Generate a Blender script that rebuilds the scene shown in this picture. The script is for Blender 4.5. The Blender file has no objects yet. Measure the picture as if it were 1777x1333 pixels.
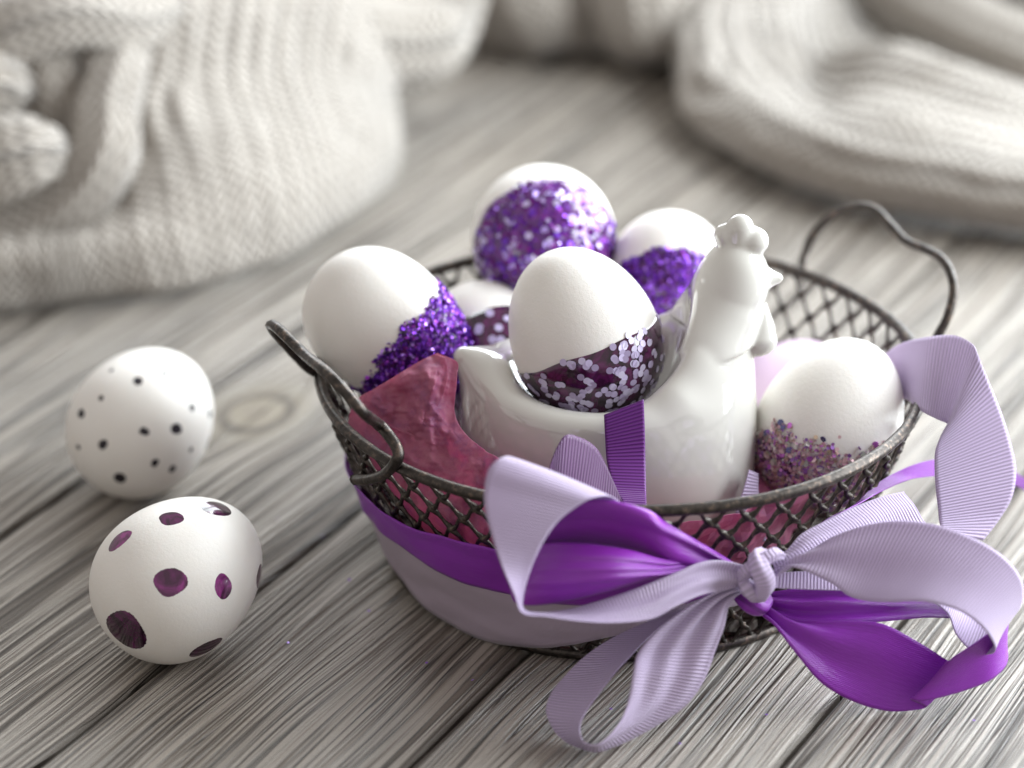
import bpy, math, random
import numpy as np
from mathutils import Vector, noise as mnoise
S = bpy.context.scene
COL = S.collection
CM = 0.01                                     # everything below is written in centimetres and built in metres
rnd = random.Random(7)
A_ = np.array
# ------------------------------------------------------------------ camera
LENS_PX, TILT, DIST = 4936.0, math.radians(26.5), 85.0
FW = A_([0, math.cos(TILT), -math.sin(TILT)]); RT = A_([1., 0, 0]); UP = A_([0, math.sin(TILT), math.cos(TILT)])
def ray(px, py): return FW + RT * (px - 888.5) / LENS_PX - UP * (py - 666.5) / LENS_PX
CAM = A_([0, 0, 6.0]) - DIST * ray(1077., 635.)
cd = bpy.data.cameras.new('camera'); cam = bpy.data.objects.new('camera', cd); COL.objects.link(cam)
cam.location = CAM * CM; cam.rotation_euler = (math.pi / 2 - TILT, 0, 0)
cd.sensor_width = 36; cd.lens = 36 * LENS_PX / 1777; cd.clip_start = 0.02; cd.clip_end = 50
cd.dof.use_dof = True; cd.dof.focus_distance = 0.803; cd.dof.aperture_fstop = 5.2; cd.dof.aperture_blades = 0
S.camera = cam
S.view_settings.view_transform = 'Standard'; S.view_settings.look = 'None'
S.view_settings.exposure = 0.36; S.view_settings.gamma = 1; S.view_settings.use_curve_mapping = False
# ------------------------------------------------------------------ light: a bright window behind and to the right, dim room around
W = bpy.data.worlds.new('World'); S.world = W; W.use_nodes = True
bg = W.node_tree.nodes['Background']; bg.inputs[0].default_value = (0.79, 0.75, 0.725, 1); bg.inputs[1].default_value = 0.57
def area(loc, target, sx, sy, power, col):
    l = bpy.data.lights.new('window_light', 'AREA'); l.shape = 'RECTANGLE'; l.size = sx * CM; l.size_y = sy * CM; l.energy = power; l.color = col
    o = bpy.data.objects.new('window_light', l); COL.objects.link(o); o.location = A_(loc) * CM
    o.rotation_euler = (Vector(target) - Vector(loc)).to_track_quat('-Z', 'Y').to_euler()
WIN_C = A_([62., 27., 37.]); WIN_D = A_([0., 0., 30.]) - WIN_C; WIN_D /= np.linalg.norm(WIN_D)
WIN_X = np.cross(WIN_D, [0, 0, 1]); WIN_X /= np.linalg.norm(WIN_X); WIN_Y = np.cross(WIN_X, WIN_D)
for i in (-1.5, -.5, .5, 1.5, 2.5):
    for j in (-1, 1):
        c = WIN_C + WIN_X * i * 29.5 + WIN_Y * j * 19
        area(c, c + WIN_D * 10, 26, 34, 3.2, (0.88, 0.95, 1.0))
for x in (-34, -4, 26):                     # the second window of the same room, beyond the table
    area((x, 104, 48), (x * .6, 0, 10), 27, 52, 2.2, (0.90, 0.96, 1.0))

# ------------------------------------------------------------------ helpers
ORG = {}
def at(px, py, y=None, z=None):
    r = ray(px, py)
    t = (y - CAM[1]) / r[1] if y is not None else (z - CAM[2]) / r[2]
    return CAM + t * r
def link(o, parent=None):
    COL.objects.link(o)
    if parent is not None: o.parent = parent
    return o
def tag(o, label=None, cat=None, group=None, kind=None):
    for k, v in (('label', label), ('category', cat), ('group', group), ('kind', kind)):
        if v: o[k] = v
    return o
def thing(name, label, cat, loc, group=None, kind=None):
    o = link(bpy.data.objects.new(name, None)); o.location = A_(loc, float) * CM; o.empty_display_size = .01
    ORG[o.name] = A_(loc, float); return tag(o, label, cat, group, kind)
def mesh(name, V, F, mat, parent=None, smooth=True, uv=None, org=None, col=None, normals=None):
    V = np.asarray(V, float); m = bpy.data.meshes.new(name)
    g = ORG[parent.name] if parent is not None else A_(org if org is not None else (0, 0, 0), float)
    m.from_pydata(((V - g) * CM).tolist(), [], [tuple(int(i) for i in f) for f in F])
    li = np.zeros(len(m.loops), int); m.loops.foreach_get('vertex_index', li)
    if smooth: m.polygons.foreach_set('use_smooth', [True] * len(m.polygons))
    if uv is not None:
        l = m.uv_layers.new(name='UVMap'); l.data.foreach_set('uv', np.asarray(uv, float)[li].ravel())
    if col is not None:
        a = m.color_attributes.new('Col', 'FLOAT_COLOR', 'POINT'); a.data.foreach_set('color', np.asarray(col, float).ravel())
    if mat is not None: m.materials.append(mat)
    m.update()
    if normals is not None: m.normals_split_custom_set_from_vertices([tuple(n) for n in normals])
    o = link(bpy.data.objects.new(name, m), parent)
    if parent is None: o.location = g * CM
    ORG[o.name] = g
    return o
def grid_faces(nu, nv, cu=False, cv=False, base=0):
    F = []
    for i in range(nu if cu else nu - 1):
        for j in range(nv if cv else nv - 1):
            a, b = i * nv + j, ((i + 1) % nu) * nv + j
            c, d = ((i + 1) % nu) * nv + (j + 1) % nv, i * nv + (j + 1) % nv
            F.append((base + a, base + b, base + c, base + d))
    return F
def spline(P, n):
    """Catmull-Rom (centripetal-free) through the rows of P, n samples, also returns parameter"""
    P = np.asarray(P, float); k = len(P)
    if k == 2: P = A_([P[0], (P[0] + P[1]) / 2, P[1]]); k = 3
    Q = np.vstack([2 * P[0] - P[1], P, 2 * P[-1] - P[-2]])
    t = np.linspace(0, k - 1 - 1e-9, n); i = t.astype(int); f = (t - i)[:, None]
    p0, p1, p2, p3 = Q[i], Q[i + 1], Q[i + 2], Q[i + 3]
    return .5 * (2 * p1 + (p2 - p0) * f + (2 * p0 - 5 * p1 + 4 * p2 - p3) * f ** 2 + (3 * p1 - p0 - 3 * p2 + p3) * f ** 3)
def frames(P, closed=False):
    T = np.roll(P, -1, 0) - np.roll(P, 1, 0) if closed else np.gradient(P, axis=0)
    T /= np.linalg.norm(T, axis=1)[:, None] + 1e-12
    n = np.cross(T[0], [0.13, 0.2, 1.]); n /= np.linalg.norm(n); N = [n]
    for i in range(1, len(P)):
        n = N[-1] - T[i] * np.dot(N[-1], T[i]); n /= np.linalg.norm(n) + 1e-12; N.append(n)
    N = A_(N); return T, N, np.cross(T, N)
def tube(P, r, k=10, closed=False, caps=True, flat=None, wob=0., ribs=None):
    P = np.asarray(P, float); n = len(P); r = np.broadcast_to(r, (n,)).astype(float)
    T, N, B = frames(P, closed)
    if flat is not None:                       # squash along a world direction
        d = A_(flat[0], float); d /= np.linalg.norm(d)
    V, UV = [], []; s = 0
    for i in range(n):
        if i: s += np.linalg.norm(P[i] - P[i - 1])
        for j in range(k):
            a = 2 * math.pi * j / k; rr = r[i]
            if wob: rr *= 1 + wob * mnoise.noise(Vector((P[i][0] * 2.3 + math.cos(a), P[i][1] * 2.3 + math.sin(a), P[i][2] * 2.3)))
            if ribs: rr += ribs[0] * math.cos(ribs[1] * a + ribs[2] * s)
            o = N[i] * math.cos(a) * rr + B[i] * math.sin(a) * rr
            if flat is not None: o = o - d * np.dot(o, d) * (1 - flat[1])
            V.append(P[i] + o); UV.append((s, a / (2 * math.pi)))
    F = grid_faces(n, k, closed, True)
    if caps and not closed:
        for i in (0, n - 1):
            c = len(V); V.append(P[i] + T[i] * (r[i] * .55 if i else -r[i] * .55)); UV.append((0, 0))
            for j in range(k):
                a, b = i * k + j, i * k + (j + 1) % k
                F.append((c, a, b) if i else (c, b, a))
    return A_(V), F, A_(UV)
class Bag:
    def __init__(s): s.V, s.F, s.U, s.C, s.n = [], [], [], [], 0
    def add(s, V, F, U=None, C=None):
        s.V.append(np.asarray(V, float)); s.F += [tuple(i + s.n for i in f) for f in F]; s.n += len(V)
        s.U.append(np.asarray(U, float) if U is not None else np.zeros((len(V), 2)))
        if C is not None: s.C.append(np.broadcast_to(C, (len(V), 4)))
    def build(s, name, mat, parent=None, **k):
        return mesh(name, np.vstack(s.V), s.F, mat, parent, uv=np.vstack(s.U), col=np.vstack(s.C) if s.C else None, **k)
def vnoise(p, sc=1., o=3):
    return mnoise.fractal(Vector((p[0] * sc, p[1] * sc, p[2] * sc)), 1.0, 2.0, o)

# ------------------------------------------------------------------ materials
class M:
    def __init__(s, name, **kw):
        s.m = bpy.data.materials.new(name); s.m.use_nodes = True; s.t = s.m.node_tree; s.N = s.t.nodes
        s.b = s.N['Principled BSDF']; s.out = s.N['Material Output']
        for k, v in kw.items(): s.set(k.replace('_', ' '), v)
    def set(s, k, v):
        i = s.b.inputs[k]
        if isinstance(v, tuple) and len(v) == 3 and i.type == 'RGBA': v = (*v, 1)
        i.default_value = v
    def n(s, t, ins=None, **kw):
        x = s.N.new(t)
        for k, v in kw.items(): setattr(x, k, v)
        for k, v in (ins or {}).items():
            i = x.inputs[k]
            if hasattr(v, 'is_linked') or isinstance(v, bpy.types.NodeSocket): s.t.links.new(v, i)
            else: i.default_value = v
        return x
    def math(s, op, a, b=0.0, c=0.0): return s.n('ShaderNodeMath', {0: a, 1: b, 2: c}, operation=op).outputs[0]
    def noise(s, vec, scale, detail=3., rough=.55, dist=0.): return s.n('ShaderNodeTexNoise', {'Vector': vec, 'Scale': scale, 'Detail': detail, 'Roughness': rough, 'Distortion': dist}).outputs[0]
    def ramp(s, f, stops, interp='LINEAR'):
        r = s.n('ShaderNodeValToRGB', {0: f}); e = r.color_ramp.elements; r.color_ramp.interpolation = interp
        while len(e) < len(stops): e.new(0.5)
        for q, (p, c) in zip(e, stops): q.position = p; q.color = (*c, 1) if len(c) == 3 else c
        return r.outputs[0]
    def mix(s, f, a, b, mode='MIX'):
        x = s.n('ShaderNodeMix', data_type='RGBA', blend_type=mode)
        for i, v in ((0, f), (6, a), (7, b)):
            if isinstance(v, bpy.types.NodeSocket): s.t.links.new(v, x.inputs[i])
            else: x.inputs[i].default_value = (*v, 1) if isinstance(v, tuple) and len(v) == 3 else v
        return x.outputs[2]
    def tc(s, w='Object', sc=(100., 100., 100.), rot=(0, 0, 0)):
        c = s.n('ShaderNodeTexCoord').outputs[w]
        return s.n('ShaderNodeMapping', {'Vector': c, 'Scale': sc, 'Rotation': rot}).outputs[0]
    def xyz(s, v): return s.n('ShaderNodeSeparateXYZ', {0: v}).outputs
    def link(s, a, k): s.t.links.new(a, s.b.inputs[k])
    def bump(s, h, dist=.0003, st=1.): s.link(s.n('ShaderNodeBump', {'Height': h, 'Distance': dist, 'Strength': st}).outputs[0], 'Normal')
    def translucent(s, col, w):
        tr = s.n('ShaderNodeBsdfTranslucent', {'Color': col if isinstance(col, bpy.types.NodeSocket) else (*col, 1)})
        mx = s.n('ShaderNodeMixShader', {0: w, 1: s.b.outputs[0], 2: tr.outputs[0]}); s.t.links.new(mx.outputs[0], s.out.inputs[0])

def mat_shell():
    m = M('egg_shell', Roughness=.5); v = m.tc()
    m.link(m.ramp(m.noise(v, .5, 4), [(.3, (.80, .765, .71)), (.7, (.84, .81, .765))]), 'Base Color')
    m.bump(m.math('ADD', m.noise(v, 9., 4, .6), m.math('MULTIPLY', m.noise(v, 28., 2), .5)), .00016, .55)
    m.set('Subsurface Weight', .12); m.b.inputs['Subsurface Radius'].default_value = (.004, .0025, .0018); m.b.inputs['Subsurface Scale'].default_value = 1.0
    return m.m
def mat_paint(name, a, b, rough=.12):
    m = M(name, Roughness=rough, Coat_Weight=.6, Coat_Roughness=.06); v = m.tc()
    m.link(m.ramp(m.noise(v, 1.3, 3, .6, 1.6), [(.36, a), (.5, tuple((x + y) / 2 * .7 for x, y in zip(a, b))), (.68, b)]), 'Base Color')
    m.bump(m.noise(v, 2.2, 2), .0004, .3); return m.m
def mat_glitter(name, metallic=.75, rough=.28):
    m = M(name, Roughness=rough, Metallic=metallic)
    m.link(m.n('ShaderNodeVertexColor', layer_name='Col').outputs[0], 'Base Color'); return m.m
def mat_flat(name, col, rough=.35, metallic=0., **k): return M(name, Base_Color=col, Roughness=rough, Metallic=metallic, **k).m
def mat_ceramic():
    m = M('white_glazed_ceramic', Base_Color=(.66, .645, .595), Roughness=.06, Coat_Weight=1.0, Coat_Roughness=.02, IOR=1.7); v = m.tc()
    m.bump(m.noise(v, .45, 1), .0010, .15); return m.m
def mat_iron():
    m = M('dark_bronze_iron', Metallic=.85); v = m.tc(); n = m.noise(v, 5., 4, .65)
    m.link(m.ramp(n, [(.3, (.030, .026, .024)), (.55, (.070, .060, .053)), (.78, (.26, .185, .14))]), 'Base Color')
    m.link(m.ramp(m.noise(v, 7., 3), [(.3, (.28,) * 3), (.7, (.5,) * 3)]), 'Roughness'); m.bump(n, .0005, .35); return m.m
def mat_grosgrain(name, col, rib=.085, dep=.00016, rough=.55, tr=.22, edge=True):
    m = M(name, Roughness=rough, Sheen_Weight=.25, Sheen_Roughness=.4)
    u = m.xyz(m.tc('UV', (1, 1, 1)))
    s = m.math('SINE', m.math('MULTIPLY', u[0], 2 * math.pi / rib))
    weave = m.noise(m.tc('UV', (8., 30., 1.)), 6., 2)
    k = m.mix(m.math('MULTIPLY_ADD', s, .5, .5), tuple(c * .74 for c in col), tuple(min(1, c * 1.10) for c in col))  # darker tone between the ribs: shade of the hollows put into the colour
    c = m.mix(m.math('MULTIPLY', weave, .25), k, tuple(x * .8 for x in col)); m.link(c, 'Base Color')
    fade = m.math('LESS_THAN', m.math('ABSOLUTE', u[1]), .47)          # smooth woven edge along both sides
    m.bump(m.math('MULTIPLY', m.math('MULTIPLY', s, .5), fade), dep, 1.); m.translucent(c, tr); return m.m
def mat_satin(name, col, tr=.05):
    m = M(name, Roughness=.33, Sheen_Weight=.08, Sheen_Roughness=.3, Anisotropic=.6, Specular_IOR_Level=.6)
    u = m.xyz(m.tc('UV', (1, 1, 1)))
    tw = m.math('SINE', m.math('MULTIPLY', m.math('ADD', u[0], m.math('MULTIPLY', u[1], 2.2)), 2 * math.pi / .075))
    c = m.mix(m.noise(m.tc('UV', (1., 12., 1.)), 4., 3), tuple(x * .85 for x in col), tuple(x * 1.12 for x in col)); m.link(c, 'Base Color')
    m.bump(m.math('ADD', m.math('MULTIPLY', tw, .4), m.math('MULTIPLY', m.noise(m.tc('UV', (.5, 9., 1.)), 3., 2), 1.6)), .00009, 1.); m.translucent(c, tr); return m.m
def mat_paper():
    m = M('pink_tissue_paper', Roughness=.5); v = m.tc(); n = m.noise(v, 1.3, 6, .7); f = m.noise(v, 9., 5, .75, .8)
    def ridge(sc): return m.math('MINIMUM', m.math('DIVIDE', m.math('ABSOLUTE', m.math('SUBTRACT', m.noise(v, sc, 2, .5, .4), .5)), .12), 1.)
    c = m.mix(m.math('MULTIPLY', f, .6), m.ramp(n, [(.30, (.36, .085, .30)), (.48, (.54, .115, .27)), (.60, (.60, .17, .30)), (.75, (.66, .30, .40))]), (.74, .40, .50)); m.link(c, 'Base Color')
    h = m.math('ADD', m.math('MULTIPLY', ridge(.45), 1.2), m.math('ADD', m.math('MULTIPLY', ridge(1.1), .4), m.math('MULTIPLY', f, .2)))
    m.bump(h, .0005, .6); m.translucent(c, .55); return m.m
def mat_knit():
    m = M('cream_ribbed_knit', Roughness=.95, Sheen_Weight=.35, Sheen_Roughness=.5)
    u = m.xyz(m.tc('UV', (1, 1, 1)))
    fx = m.math('ABSOLUTE', m.math('SUBTRACT', m.math('FRACT', m.math('MULTIPLY', u[0], 1 / .55)), .5))
    st = m.math('SINE', m.math('MULTIPLY', m.math('ADD', m.math('MULTIPLY', u[1], 1 / .5), m.math('MULTIPLY', fx, 1.4)), 2 * math.pi))
    n = m.noise(m.tc(), 2.5, 4, .7)
    m.link(m.ramp(n, [(.3, (.42, .372, .318)), (.7, (.56, .508, .448))]), 'Base Color')
    m.bump(m.math('ADD', m.math('ADD', st, m.math('MULTIPLY', fx, -2.5)), n), .0016, .9); return m.m
def mat_wood():
    m = M('weathered_grey_wood'); tc = m.n('ShaderNodeTexCoord'); r = m.n('ShaderNodeObjectInfo').outputs['Random']
    off = m.n('ShaderNodeCombineXYZ', {0: m.math('MULTIPLY', r, 170.), 1: m.math('MULTIPLY', r, 83.), 2: 0.0}).outputs[0]
    v = m.n('ShaderNodeVectorMath', {0: tc.outputs['UV'], 1: off}, operation='ADD').outputs[0]          # u along the board, v across, in cm
    wob = m.noise(m.n('ShaderNodeMapping', {'Vector': v, 'Scale': (.035, .16, 1)}).outputs[0], 1., 2)
    vv = m.n('ShaderNodeVectorMath', {0: v, 1: m.n('ShaderNodeCombineXYZ', {1: m.math('MULTIPLY', wob, 2.2)}).outputs[0]}, operation='ADD').outputs[0]
    def streak(su, sv, sc=1., d=4, rg=.6): return m.noise(m.n('ShaderNodeMapping', {'Vector': vv, 'Scale': (su, sv, 1)}).outputs[0], sc, d, rg)
    def crack(su, sv, wdt): return m.math('MINIMUM', m.math('DIVIDE', m.math('ABSOLUTE', m.math('SUBTRACT', streak(su, sv, 1., 3, .5), .5)), wdt), 1.0)   # 0 in a thin dark line
    def groove(su, sv, lo, hi): return m.ramp(streak(su, sv, 1., 1.6, .55), [(lo, (0, 0, 0)), (hi, (1, 1, 1))])       # 0 in the groove, 1 on the ridge
    g1, g4 = streak(.022, 1.0, 1., 2), streak(.05, .30, 1., 2)
    ga, gb, gc = groove(.035, 2.8, .36, .43), groove(.05, 5.5, .36, .46), groove(.10, 11., .34, .50)
    sel = m.ramp(streak(.03, .9, 1., 2), [(.42, (0, 0, 0)), (.58, (1, 1, 1))])
    pore = m.noise(m.n('ShaderNodeMapping', {'Vector': vv, 'Scale': (5., 26., 1)}).outputs[0], 1., 2, .6); speck = m.noise(m.tc(), 24., 3, .7)
    cr = m.math('MULTIPLY', crack(.02, 1.5, .012), m.math('ADD', m.math('MULTIPLY', crack(.03, 3.4, .02), .7), .3))
    ridge = m.math('MULTIPLY', m.math('MULTIPLY_ADD', m.math('SUBTRACT', 1.0, m.math('MULTIPLY', sel, .75)), m.math('SUBTRACT', ga, 1.), 1.), m.math('MULTIPLY', m.math('MULTIPLY_ADD', gb, .72, .28), m.math('MULTIPLY_ADD', gc, .40, .60)))
    mixv = m.math('ADD', m.math('MULTIPLY', ridge, .62), m.math('ADD', m.math('MULTIPLY', g1, .30), m.math('ADD', m.math('MULTIPLY', pore, .12), m.math('MULTIPLY', speck, .10))))
    crk = cr
    c = m.ramp(mixv, [(.20, (.060, .047, .037)), (.42, (.165, .138, .113)), (.70, (.31, .277, .242)), (.95, (.46, .428, .385))])
    c = m.mix(m.math('MULTIPLY', g4, .75), c, m.ramp(mixv, [(.25, (.075, .056, .041)), (.95, (.40, .335, .265))]))
    c = m.mix(crk, (.040, .031, .025), c)
    kn = m.n('ShaderNodeVertexColor', layer_name='Col').outputs[0]                                   # where the board has a knot
    kd = m.xyz(kn)[0]
    c = m.mix(m.math('MULTIPLY_ADD', m.xyz(kn)[1], .65, .35), (.045, .035, .027), c)
    kc = m.ramp(kd, [(.0, (.34, .28, .20)), (.15, (.28, .225, .155)), (.22, (.36, .30, .215)), (.36, (.35, .295, .21)), (.43, (.10, .072, .045)), (.52, (.12, .09, .055)), (.60, (.33, .28, .20)), (.8, (.36, .32, .25))])
    c = m.mix(m.math('MINIMUM', m.math('MULTIPLY', m.math('SUBTRACT', 1.0, m.math('SMOOTH_MIN', kd, 1.0, .05)), 1.5), .8), c, kc); m.link(c, 'Base Color')
    m.link(m.ramp(mixv, [(.3, (.65,) * 3), (.8, (.40,) * 3)]), 'Roughness'); m.set('Specular IOR Level', .55)
    h = m.math('ADD', m.math('ADD', m.math('MULTIPLY', ridge, 1.3), m.math('MULTIPLY', crk, 1.0)), m.math('ADD', m.math('MULTIPLY', speck, .30), m.math('MULTIPLY', pore, .22)))
    m.bump(h, .0009, 1.); return m.m
SHELL, CERAMIC, IRON, PAPER, KNIT, WOOD = mat_shell(), mat_ceramic(), mat_iron(), mat_paper(), mat_knit(), mat_wood()
NAIL = mat_paint('dark_plum_polish', (.012, .004, .010), (.115, .010, .085))
BERRY = mat_paint('berry_polish', (.05, .003, .035), (.33, .03, .25), .18)
INK = mat_flat('black_ink', (.012, .008, .014), .45)
GLIT = mat_glitter('glitter_foil'); GLIT_P = mat_glitter('pearl_glitter_foil', .3, .3)
LILAC = mat_grosgrain('lilac_grosgrain', (.64, .525, .735), .095, .0002)
LILAC_S = mat_grosgrain('lilac_fine_weave', (.66, .545, .66), .035, .00007)
PURPLE = mat_satin('purple_satin', (.27, .020, .43))
PURPLE_G = mat_grosgrain('purple_grosgrain', (.165, .020, .25), .10, .00020, .5, .15)
MAUVE_G = mat_grosgrain('plum_grosgrain', (.115, .032, .135), .10, .00014, .42, .15)

# ------------------------------------------------------------------ wooden tabletop of weathered boards
BA = math.radians(60.7); BU = A_([math.cos(BA), math.sin(BA), 0]); BV = A_([math.sin(BA), -math.cos(BA), 0])
top = thing('wooden_tabletop', 'weathered grey wooden tabletop of wide boards under the basket and eggs', 'tabletop', (0, 0, -1), kind='structure')
KN = at(445, 716, z=0); knu, knv = float(KN @ BU), float(KN @ BV)
def board(v0, v1, i):
    w = v1 - v0; us = np.arange(-62, 118.1, 1.5 if not (v0 < knv < v1) else .6); r = .2
    prof = [(0, -1.9), (0, -r), (r * .3, -r * .3), (r, 0)] + [(r * 1.8, 0)] + [(r + (w - 2 * r) * k / 5, 0) for k in range(1, 5)] + [(w - r * 1.8, 0)] + [(w - r, 0), (w - r * .3, -r * .3), (w, -r), (w, -1.9)]
    if v0 < knv < v1:
        prof = prof[:4] + [(x, 0) for x in np.linspace(r, w - r, 30)[1:-1]] + prof[-4:]
    dz = rnd.uniform(-.035, .03); V, UV, C = [], [], []
    for u in us:
        e0 = .05 * vnoise((u, i * 7.7, 0), .22); e1 = .05 * vnoise((u, i * 7.7 + 3, 0), .22)
        for k, (x, z) in enumerate(prof):
            t = x / w; v = v0 + x + e0 * (1 - t) + e1 * t
            V.append(BU * u + BV * v + A_([0, 0, z + (dz if z > -1 else 0)]))
            kd, vv = 1., v
            if v0 < knv < v1:                       # grain parts round the knot
                du, dv = (u - knu) / 1.45, (v - knv) / 1.15
                d = math.hypot(du, dv); kd = min(1., d / 2.0)
                s = 1 if dv >= 0 else -1
                vv = v - s * 1.1 * math.exp(-(du / 1.7) ** 2) * math.exp(-abs(dv) / 1.7)
            UV.append((u, vv)); C.append((kd, min(1., max(0., (min(x, w - x) - .02) / .16)), 0, 1))
    n = len(prof); F = grid_faces(len(us), n) + [tuple(range(n)), tuple(range((len(us) - 1) * n, len(us) * n))[::-1]]
    return mesh('plank', V, [f[::-1] for f in F], WOOD, top, uv=UV, col=C, smooth=False)
seams = [-8.07 + 8.75 * k for k in range(-6, 7)]
for i in range(len(seams) - 1): board(seams[i] + .08, seams[i + 1] - .08, i)
q = [BU * a + BV * b for a, b in ((-61, seams[0] + .2), (117, seams[0] + .2), (117, seams[-1] - .2), (-61, seams[-1] - .2))]
mesh('gap_light_block', [p + A_([0, 0, z]) for z in (-1.7, -3.4) for p in q], [(3, 2, 1, 0), (4, 5, 6, 7), (0, 1, 5, 4), (1, 2, 6, 5), (2, 3, 7, 6), (3, 0, 4, 7)], mat_flat('dark_gap_block', (.02, .017, .015), .9), top, smooth=False)  # added dark sheet that stops light leaking up through the gaps between boards

# ------------------------------------------------------------------ iron wire basket
def RW(z): return 6.9 + .35 * z
def cone(a, z, off=0.): return A_([(RW(z) + off) * math.cos(a), (RW(z) + off) * math.sin(a), z])
def cone_hit(px, py, off=0.):
    r = ray(px, py); lo = 60.
    f = lambda t: math.hypot(*(CAM + r * t)[:2]) - RW((CAM + r * t)[2]) - off
    t, best = 66., None
    while t < 92:
        if f(t) <= 0:
            a, b = t - .1, t
            for _ in range(30):
                c = (a + b) / 2
                if f(c) > 0: a = c
                else: b = c
            return CAM + r * a
        v = f(t)
        if best is None or v < best[0]: best = (v, t)
        t += .1
    return CAM + r * best[1]
bk = thing('wire_basket', 'round dark iron basket of wire lattice with two heart shaped handles, tied with ribbon', 'basket', (0, 0, 0))
a = np.linspace(0, 2 * math.pi, 160, endpoint=False)
V, F, U = tube([cone(x, 6.0 + .03 * math.sin(3 * x) + .02 * math.sin(7 * x + 1), .02 * math.sin(5 * x)) for x in a], .172, 14, True, wob=.06); mesh('rim', V, F, IRON, bk, uv=U)
V, F, U = tube([cone(x, .16) for x in a], .17, 10, True, wob=.15); mesh('base_ring', V, F, IRON, bk, uv=U)
b = Bag()
for k in range(-6, 7):
    h = math.sqrt(max(0, 6.85 ** 2 - k * k))
    for P in ([(k, -h, .2), (k, 0, .2), (k, h, .2)], [(-h, k, .3), (0, k, .3), (h, k, .3)]):
        V, F, U = tube(spline(P, 8), .09, 6); b.add(V, F, U)
b.build('base_grid', IRON, bk)
NC, NR = 50, 10
def strand(s):
    P = []
    for i in range(NR):
        for f in (0, .12, .3, .5, .7, .88):
            e = f + .16 * math.sin(2 * math.pi * f) / 1.6        # strands cling at the joints, bow between them
            P.append(cone(s * math.pi / NC * (i + e), 5.98 - (i + f) * .58, .025 * s * math.cos(math.pi * f)))
    P.append(cone(s * math.pi / NC * NR, 5.98 - NR * .58)); return tube(P, [.058 + .058 * abs(math.cos(math.pi * f)) ** 4 for _ in range(NR) for f in (0, .12, .3, .5, .7, .88)] + [.12], 6, wob=.15)
for s in (1, -1):
    V, F, U = strand(s); o = mesh('lattice_wire', V, F, IRON, bk, uv=U)
    for k in range(1, NC):
        c = o.copy(); COL.objects.link(c); c.parent = bk; c.rotation_euler = (0, 0, 2 * math.pi * k / NC)
hA, hB = at(1393, 478, z=6), at(1612, 588, z=6); hm = math.radians(29.5)
ch = A_([-math.sin(hm), math.cos(hm), 0]); ov = A_([math.cos(hm), math.sin(hm), 0]) * .57 + A_([0, 0, .82]); hn = np.cross(ch, ov); h0 = cone(hm, 6.0, .1) - ov * .1
HP = []
for px, py in ((1388, 492), (1392, 470), (1397, 440), (1415, 402), (1450, 370), (1490, 357), (1521, 365), (1546, 392), (1572, 418), (1600, 430), (1631, 446), (1650, 475), (1655, 508), (1646, 545), (1629, 580), (1612, 606)):
    r = ray(px, py); t = ((h0 - CAM) @ hn) / (r @ hn); HP.append(CAM + r * t)
HQ_ = list(HP); HP = spline(HP, 70)
V, F, U = tube(HP, .145, 10, wob=.12); mesh('handle', V, F, IRON, bk, uv=U)
rot = lambda P, d: A_([[p[0] * math.cos(d) - p[1] * math.sin(d), p[0] * math.sin(d) + p[1] * math.cos(d), p[2]] for p in P])
HL = rot(A_(HQ_), math.radians(178)); ax = HL[-1] - HL[0]; ax = ax / np.linalg.norm(ax); o0 = HL[0]; Q = HL - o0; c, s_ = math.cos(math.radians(4)), math.sin(math.radians(4))
HL = o0 + Q * c + np.cross(ax, Q) * s_ + np.outer(Q @ ax, ax) * (1 - c) + A_([0, 0, .75])
e_ = cone(math.radians(183), 6.05, .12)
for k_, f_ in ((-3, .35), (-2, .7), (-1, 1.)): HL[k_] = HL[k_] * (1 - f_) + e_ * f_
HL = spline(np.vstack([[at(616, 832, y=-4.3), at(640, 832, y=-5.2), at(668, 822, y=-6.1), at(688, 800, y=-6.6), at(690, 782, y=-6.5), at(676, 757, y=-6.2), at(655, 735, y=-5.9)], HL[4:]]), 90)
V, F, U = tube(HL, .165, 10, wob=.14); mesh('handle', V, F, IRON, bk, uv=U)

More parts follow.
